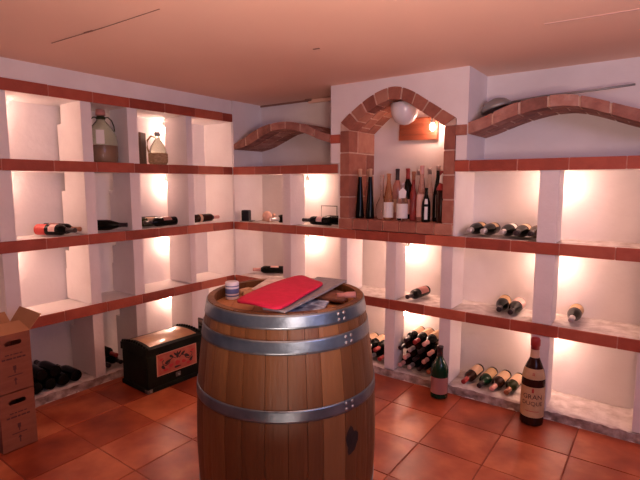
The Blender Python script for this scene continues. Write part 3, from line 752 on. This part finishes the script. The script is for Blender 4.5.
while x < .28:
    wv = random.uniform(.075, .10); xa, xb = x + .001, min(x + wv - .001, .288)
    pts = []
    for q in range(9):
        xx = xa + (xb - xa) * q / 8; pts.append((xx, math.sqrt(max(0, .289 ** 2 - xx * xx))))
    poly = pts + [(p[0], -p[1]) for p in pts[::-1]]
    mb.prism(poly, HZ - .025, HZ, 'oak', axis='z'); x += wv
hd = part('barrel_head', mb.mesh('barrel_head'), ba); hd.rotation_euler = (0, 0, .6)
hoops = [(1.010, 1.056), (.928, .974), (.707, .748), (.312, .353), (.086, .132), (.004, .050)]
for i, (z0, z1) in enumerate(hoops):
    mb = MB(); n = 6
    prof = [(br(z0 + (z1 - z0) * q / n) + .0035, z0 + (z1 - z0) * q / n) for q in range(n + 1)]
    inner = [(r - .003, z) for r, z in prof[::-1]]
    mb.lathe(prof + inner + [prof[0]], 'hoop', 72, cap=False)
    hp = part('hoop', mb.mesh('hoop'), ba)
    rv = MB()
    a0 = -.25 if i % 2 == 0 else -.18
    zc = (z0 + z1) / 2
    for dz, dd in ((-.010, 0), (.010, .0), (-.010, .085), (.010, .085)):
        an = a0 + dd; r = br(zc + dz) + .0035
        Mx = Matrix.Rotation(an, 4, 'Z') @ Matrix.Translation((r, 0, zc + dz)) @ Matrix.Rotation(PI / 2, 4, 'Y')
        one = MB(); one.lathe([(.0065, -.002), (.0065, .001), (.004, .0035), (0, .004)], 'rivet', 10, T=Mx)
        part('rivet', one.mesh('rivet'), hp)
# dark stain with bung hole low on the right
mb = MB(); an = -.18; zc = .585
vs = []; fs = []; n = 18
for (k, s_) in ((0, 0.0), (1, 1.0)):
    for q in range(n):
        th = 2 * PI * q / n; rr = s_ * (1 + .18 * math.sin(3 * th + 1) + .12 * math.sin(5 * th))
        da = .08 * rr * math.cos(th); dz = (.034 + (.03 if math.sin(th) > 0 else 0)) * rr * math.sin(th)
        r = br(zc + dz) + .0012
        vs.append((r * math.cos(an + da), r * math.sin(an + da), zc + dz))
for q in range(n): fs.append((q, n + q, n + (q + 1) % n, (q + 1) % n))
mb.add(vs, fs, 'bung', False); part('stain', mb.mesh('stain'), ba, 'black stain low on the right side')

# ------------------------------------------------------------------ things lying on the barrel: u = along the back to the right, v = away
UA = math.radians(36)
def U3(u, v, z): return Vector((BX + u * math.cos(UA) - v * math.sin(UA), BY + u * math.sin(UA) + v * math.cos(UA), z))
UR = Matrix.Rotation(UA, 4, 'Z')
def onbarrel(u, v, z, turn=0.0): return Matrix.Translation(U3(u, v, z)) @ UR @ Matrix.Rotation(turn, 4, 'Z')
def sheet(corners, z_of, th, mname, nu=14, nv=8, smooth=True, rnd=0.0):
    """a slab over a four-cornered plan patch, its height given by z_of(s,t)"""
    mb = MB(); vs = []; fs = []
    c0, c1, c2, c3 = [Vector(c) for c in corners]
    for top in (1, 0):
        for i in range(nu + 1):
            for j in range(nv + 1):
                s_ = i / nu; t_ = j / nv
                if rnd:
                    ss = (s_ * 2 - 1); tt = (t_ * 2 - 1)
                    s2 = ss * (1 - rnd * tt ** 6); t2 = tt * (1 - rnd * ss ** 6)
                    s2 = (s2 + 1) / 2; t2 = (t2 + 1) / 2
                else: s2, t2 = s_, t_
                p = c0.lerp(c1, s2).lerp(c3.lerp(c2, s2), t2)
                e = min(1, 3.2 * min(s_ + .04, 1 - s_ + .04, t_ + .06, 1 - t_ + .06)) if th > .01 else 1
                z = z_of(s_, t_); hh = th / 2 * (e ** .5 if th > .01 else 1)
                vs.append((p.x, p.y, z + (hh if top else -hh)))
    n = (nu + 1) * (nv + 1); I = lambda i, j: i * (nv + 1) + j
    for i in range(nu):
        for j in range(nv):
            fs.append((I(i, j), I(i + 1, j), I(i + 1, j + 1), I(i, j + 1)))
            fs.append((n + I(i, j), n + I(i, j + 1), n + I(i + 1, j + 1), n + I(i + 1, j)))
    for i in range(nu):
        fs.append((I(i, 0), n + I(i, 0), n + I(i + 1, 0), I(i + 1, 0))); fs.append((I(i, nv), I(i + 1, nv), n + I(i + 1, nv), n + I(i, nv)))
    for j in range(nv):
        fs.append((I(0, j), I(0, j + 1), n + I(0, j + 1), n + I(0, j))); fs.append((I(nu, j), n + I(nu, j), n + I(nu, j + 1), I(nu, j + 1)))
    mb.add(vs, fs, mname, smooth)
    return mb
HTOP = HZ + .001
def put(mb, name, z=0):
    o = mb.build(name); o.matrix_world = Matrix.Translation((BX, BY, z)) @ UR; return o
p = put(sheet([(-.150, .10), (.0, .0), (.10, .238), (-.095, .276)], lambda s, t: 1.052 + .0125 * t, .003, 'paper'), 'newspaper')
tag(p, 'folded white newspaper lying on the barrel behind the red bag', 'newspaper')
p = put(sheet([(.02, -.19), (.14, -.20), (.165, -.065), (.05, -.02)], lambda s, t: HTOP + .022, .016, 'blue_print', 10, 6, False), 'magazine')
tag(p, 'glossy blue and white magazine under the grey sleeve on the barrel', 'magazine')
wl = put(sheet([(.10, .01), (.232, -.06), (.25, .06), (.13, .19)], lambda s, t: HTOP + .020 + .003 * math.sin(6 * t), .030, 'leather', 12, 8, True, .08), 'leather_pouch')
tag(wl, 'dark brown leather pouch lying on the right of the barrel head', 'pouch')
bb = put(sheet([(-.06, -.262), (.07, -.262), (.07, -.212), (.0, -.20)], lambda s, t: HTOP + .0125, .020, 'black_plastic', 10, 6, True, .05), 'black_case')
tag(bb, 'flat black case at the front edge of the barrel head', 'case')

sv = put(sheet([(-.06, -.26), (.018, -.298), (.246, .18), (.12, .245)], lambda s, t: 1.067 + .010 * max(0, t - .6), .007, 'grey_sleeve', 10, 14, False), 'grey_sleeve')
tag(sv, 'thin grey sleeve sticking out from under the red bag towards the right', 'sleeve')
rbag = put(sheet([(-.180, -.195), (.004, -.318), (.156, .075), (.045, .232)], lambda s, t: 1.081 + .006 * math.sin(3 * t) + .004 * math.sin(4 * s + 2 * t) - .006 * (1 - s) * (1 - t), .019, 'felt_red', 14, 20, True, .10), 'red_bag')
tag(rbag, 'bright red felt bag lying across the top of the barrel', 'bag')
tc_ = thing('printed_tin', 'small white and blue printed can at the left of the barrel head', 'can', U3(-.225, .075, HTOP))
mb = MB(); mb.lathe([(0, 0), (.026, 0), (.0275, .003), (.0275, .067), (.026, .07), (0, .069)], 'tin_white', 24); can = part('can_body', mb.mesh('can_body'), tc_)
mb = MB()
for z0, z1 in ((.012, .018), (.024, .044), (.052, .056)): mb.lathe([(.0279, z0), (.0279, z1)], 'tin_blue', 20, -2.6, .9, cap=False)
part('printed_band', mb.mesh('printed_band'), can, 'blue printed bands')
for i, (u, v, tn, lb) in enumerate([(-.186, .105, .5, 'cork lying nearest the white and blue can on the barrel'), (-.205, .135, .9, 'middle one of the corks beside the newspaper on the barrel'), (-.168, .165, .3, 'cork touching the newspaper edge on the barrel')]):
    mb = MB(); mb.lathe([(0, 0), (.0110, 0), (.0122, .002), (.0122, .052), (.0110, .054), (0, .054)], 'cork', 14)
    o = mb.build('cork'); o.matrix_world = onbarrel(u, v, HTOP + .0125, tn) @ Matrix.Rotation(PI / 2, 4, 'Y'); tag(o, lb, 'cork', 'corks on the barrel')
mb = MB(); mb.lathe([(0, 0), (.009, 0), (.009, .03), (.012, .034), (.012, .07), (0, .07)], 'lab_maroon', 14)
o = mb.build('red_stopper'); o.matrix_world = onbarrel(.195, -.085, HTOP + .052, .15) @ Matrix.Rotation(PI / 2, 4, 'Y'); tag(o, 'dull red stopper lying on the brown leather pouch', 'stopper')

# ------------------------------------------------------------------ painted chest
ch = thing('painted_chest', 'black wooden chest with domed lid and painted red front panel by the left shelving', 'chest', (.29, -1.03, 0), Matrix.Rotation(math.radians(-2), 4, 'Z'))
hx, hy, hz = .165, .245, .265
mb = MB(); mb.box(-hx, hx, -hy, hy, .015, hz, 'black_lacquer', bev=.008); part('body', mb.mesh('body'), ch)
mb = MB(); mb.box(-hx - .008, hx + .008, -hy - .008, hy + .008, .0, .035, 'black_lacquer', bev=.006); part('base_moulding', mb.mesh('base_moulding'), ch)
def dome(t_, r=0): # t_ in -1..1 over the width
    return hz + .055 + (.022 + r) * (1 - t_ * t_)
mb = MB()
poly = [(-hx - .006, hz + .003)] + [((hx + .006) * (-1 + 2 * k / 12), dome(-1 + 2 * k / 12) - .0) for k in range(13)] + [(hx + .006, hz + .003)]
mb.prism(poly, -hy - .006, hy + .006, 'black_lacquer', axis='y'); lid = part('lid', mb.mesh('lid'), ch)
mb = MB(); vs = []; fs = []
for k in range(13):
    t_ = -.80 + 1.62 * k / 12
    for y in (-hy + .045, hy - .045): vs.append((hx * t_, y, dome(t_) + .002))
for k in range(12): fs.append((2 * k, 2 * k + 1, 2 * k + 3, 2 * k + 2))
mb.add(vs, fs, 'chest_gold', True)
part('top_panel', mb.mesh('top_panel'), lid, 'gold painted lid panel')
for sy in (-1, 1):   # scalloped ridge at each end of the lid
    mb = MB()
    for k in range(11):
        t_ = -.95 + 1.9 * k / 10; mb.sphere((hx * t_, sy * (hy - .008), dome(t_) + .002), .018, 'black_lacquer', sc=(1, .6, .8), seg=10)
    part('scalloped_edge', mb.mesh('scalloped_edge'), lid)
def scroll(mb, pts, r, m): mb.tube(pts, r, m, seg=6)
mb = MB(); mb.box(hx, hx + .004, -.172, .172, .105, .268, 'paint_cream', bev=.001); mb.box(hx + .003, hx + .006, -.164, .164, .112, .261, 'chest_red', bev=.001)
fp = part('front_panel', mb.mesh('front_panel'), ch, 'red painted front panel with cream border')
mb = MB(); X = hx + .0065
def leaf(y, z, L_, W_, ang, m):
    pts = []
    for k in range(12):
        th = 2 * PI * k / 12; a_, b_ = L_ * math.cos(th), W_ * math.sin(th) * (1 - .5 * math.cos(th))
        pts.append((y + a_ * math.cos(ang) - b_ * math.sin(ang), z + a_ * math.sin(ang) + b_ * math.cos(ang)))
    mb.prism(pts, X - .001, X + .0012, m, axis='x')
for sgn in (-1, 1):
    scroll(mb, [(X, sgn * y, z) for y, z in [(.012, .20), (.035, .215), (.06, .205), (.075, .18), (.10, .17), (.125, .185), (.13, .205), (.115, .215)]], .0032, 'paint_dark')
    leaf(sgn * .05, .225, .020, .009, .6 * sgn, 'paint_dark'); leaf(sgn * .085, .195, .024, .010, -.5 * sgn, 'paint_dark')
    leaf(sgn * .12, .160, .022, .010, .9 * sgn, 'paint_dark'); leaf(sgn * .10, .140, .022, .010, .1 * sgn, 'paint_rose')
    leaf(sgn * .055, .160, .020, .012, -.3 * sgn, 'paint_rose'); leaf(sgn * .135, .225, .016, .008, .3, 'paint_rose')
leaf(0, .225, .026, .010, PI / 2, 'paint_dark'); leaf(-.02, .235, .018, .007, 2.3, 'paint_dark'); leaf(.02, .235, .018, .007, .8, 'paint_dark'); leaf(0, .165, .022, .016, 0, 'paint_rose'); leaf(0, .135, .03, .007, 0, 'paint_dark')
part('painted_scroll', mb.mesh('painted_scroll'), fp)
for sy in (-1, 1):
    mb = MB(); y0 = sy * (hy - .0)
    mb.box(hx - .03, hx + .011, y0 - (.03 if sy > 0 else -.0) - (.0 if sy > 0 else .011), y0 + (.011 if sy > 0 else .03), .004, .032, 'iron', bev=.003)
    mb.sphere((hx + .010, y0 - sy * .012, .018), .006, 'rivet', seg=8)
    part('corner_fitting', mb.mesh('corner_fitting'), ch, 'metal corner fitting')
mb = MB(); mb.box(hx + .004, hx + .012, -.02, .02, .060, .092, 'iron', bev=.002); mb.lathe([(.006, 0), (.006, .006), (0, .007)], 'rivet', 10, T=Matrix.Translation((hx + .012, 0, .075)) @ Matrix.Rotation(PI / 2, 4, 'Y')); part('latch', mb.mesh('latch'), ch, 'metal latch')

# ------------------------------------------------------------------ cardboard cartons
def carton(z, label, flaps):
    W_, L_, H_, t_ = .256, .176, .330, .004
    o = thing('cardboard_box', label, 'box', (.200, -2.190, z), group='stacked wine cartons')
    mb = MB()
    mb.box(0, W_, 0, L_, 0, t_, 'card'); mb.box(0, t_, 0, L_, t_, H_, 'card'); mb.box(t_, W_ - t_, 0, t_, t_, H_, 'card'); mb.box(t_, W_ - t_, L_ - t_, L_, t_, H_, 'card')
    # front wall with a hand hole
    cy, cz, hw, hr = L_ * .50, H_ * .845, .030, .0135
    ya_, yb_ = cy - hw - hr, cy + hw + hr
    mb.box(W_ - t_, W_, 0, L_, 0, cz - hr, 'card'); mb.box(W_ - t_, W_, 0, L_, cz + hr, H_, 'card')
    mb.box(W_ - t_, W_, 0, ya_, cz - hr, cz + hr, 'card'); mb.box(W_ - t_, W_, yb_, L_, cz - hr, cz + hr, 'card')
    for sg in (-1, 1):
        for k in range(10):
            t0 = -PI / 2 + PI * k / 10; t1 = -PI / 2 + PI * (k + 1) / 10
            e_ = cy + sg * (hw + hr)
            mb.prism([(e_, cz + hr * math.sin(t0)), (cy + sg * (hw + hr * math.cos(t0)), cz + hr * math.sin(t0)), (cy + sg * (hw + hr * math.cos(t1)), cz + hr * math.sin(t1)), (e_, cz + hr * math.sin(t1))], W_ - t_, W_, 'card', axis='x')
    b = part('carton_body', mb.mesh('carton_body'), o)
    X_ = W_ + .0006      # print: two lines of type, a bottle sign and an arrow
    def pbox(m_, y0, y1, z0, z1): m_.box(W_ - .001, X_, y0, y1, z0, z1, 'card_ink')
    m_ = MB(); y = .045
    for wd in (.020, .012, .026, .014): pbox(m_, y, y + wd, .212, .218); y += wd + .005
    part('type_line', m_.mesh('type_line'), b)
    m_ = MB(); y = .028
    for wd in (.018, .03, .014, .024, .016): pbox(m_, y, y + wd, .188, .197); y += wd + .004
    part('type_line', m_.mesh('type_line'), b)
    m_ = MB(); m_.prism([(.080, .150), (.096, .150), (.096, .128), (.091, .122), (.091, .108), (.085, .108), (.085, .122), (.080, .128)], W_ - .001, X_, 'card_ink', axis='x')
    part('bottle_symbol', m_.mesh('bottle_symbol'), b)
    m_ = MB(); pbox(m_, .05, .125, .093, .098); part('type_line', m_.mesh('type_line'), b)
    m_ = MB(); m_.prism([(.088, .082), (.078, .066), (.085, .066), (.085, .040), (.091, .040), (.091, .066), (.098, .066)], W_ - .001, X_, 'card_ink', axis='x')
    part('arrow_symbol', m_.mesh('arrow_symbol'), b)
    if not flaps:
        for x0 in (0, W_ / 2 + .001):
            mb = MB(); mb.box(x0, x0 + W_ / 2 - .001, 0, L_, H_, H_ + t_ * .8, 'card'); part('flap', mb.mesh('flap'), o)
        return o
    def flap(h0, h1, e1, e0):
        mb = MB(); A = [Vector(q) for q in (h0, h1, e1, e0)]; n = (A[1] - A[0]).cross(A[3] - A[0]).normalized() * .0018
        mb.add([p + n for p in A] + [p - n for p in A], [(0, 1, 2, 3), (7, 6, 5, 4), (0, 4, 5, 1), (1, 5, 6, 2), (2, 6, 7, 3), (3, 7, 4, 0)], 'card_in')
        part('flap', mb.mesh('flap'), o)
    flap((0, L_, H_), (W_, L_, H_), (W_ + .012, L_ + .062, H_ + .082), (-.01, L_ + .062, H_ + .082))
    flap((W_, 0, H_), (W_, L_, H_), (W_ - .095, L_ - .012, H_ + .042), (W_ - .095, .012, H_ + .042))
    flap((0, 0, H_), (W_, 0, H_), (W_, -.075, H_ - .03), (0, -.075, H_ - .03))
    flap((0, 0, H_), (0, L_, H_), (-.07, L_, H_ + .05), (-.07, 0, H_ + .05))
    return o
carton(0, 'lower closed brown cardboard box standing on the tiles at the left', False)
carton(.3345, 'upper brown cardboard box with open flaps, stacked on another box', True)

# ------------------------------------------------------------------ light, camera
def area(name, loc, target, size, energy, col):
    l = bpy.data.lights.new(name, 'AREA'); l.shape = 'RECTANGLE'; l.size, l.size_y = size; l.energy = energy; l.color = col
    o = bpy.data.objects.new(name, l); COL.objects.link(o); o.location = loc
    o.rotation_euler = (Vector(target) - Vector(loc)).to_track_quat('-Z', 'Y').to_euler(); return o
dl = area('high_window_daylight', (4.9, -2.4, 1.85), (.9, -.1, 1.75), (1.3, .5), 6.3, (.58, .57, 1.0)); dl.data.spread = math.radians(130)
def bulb_light(name, loc, r, energy, col):
    l = bpy.data.lights.new(name, 'POINT'); l.shadow_soft_size = r; l.energy = energy; l.color = col
    o = bpy.data.objects.new(name, l); COL.objects.link(o); o.location = loc; return o
up_ = area('ceiling_fill', (3.65, -2.95, 1.25), (3.12, -2.32, 2.24), (.6, .6), 17, (1.0, .69, .60)); up_.data.spread = math.radians(140)  # added fill beside the camera to brighten the ceiling, not a lamp of the cellar
fu = area('low_ceiling_fill', (2.78, -2.62, .40), (2.70, -2.5, 2.24), (.4, .4), 6.5, (1.0, .68, .55)); fu.data.spread = math.radians(125)  # second added fill, unseen near the floor, evens out the ceiling brightness
bulb_light('ceiling_pendant', (2.40, -2.2, 2.02), .08, 1.0, (1.0, .72, .62))
wd = bpy.data.worlds.new('World'); scene.world = wd; wd.use_nodes = True
bg = wd.node_tree.nodes['Background']; bg.inputs[0].default_value = (.60, .48, .80, 1); bg.inputs[1].default_value = .045

cam = bpy.data.cameras.new('Camera'); cam.sensor_width = 36; cam.lens = 469 / 640 * 36; cam.clip_start = .05
co = bpy.data.objects.new('Camera', cam); COL.objects.link(co)
co.location = CAM; co.rotation_euler = (math.radians(90 - 6.93), 0, math.radians(36)); scene.camera = co
vs_ = scene.view_settings
vs_.view_transform = 'Standard'; vs_.look = 'None'; vs_.gamma = 1; vs_.use_curve_mapping = False; vs_.exposure = 0.9
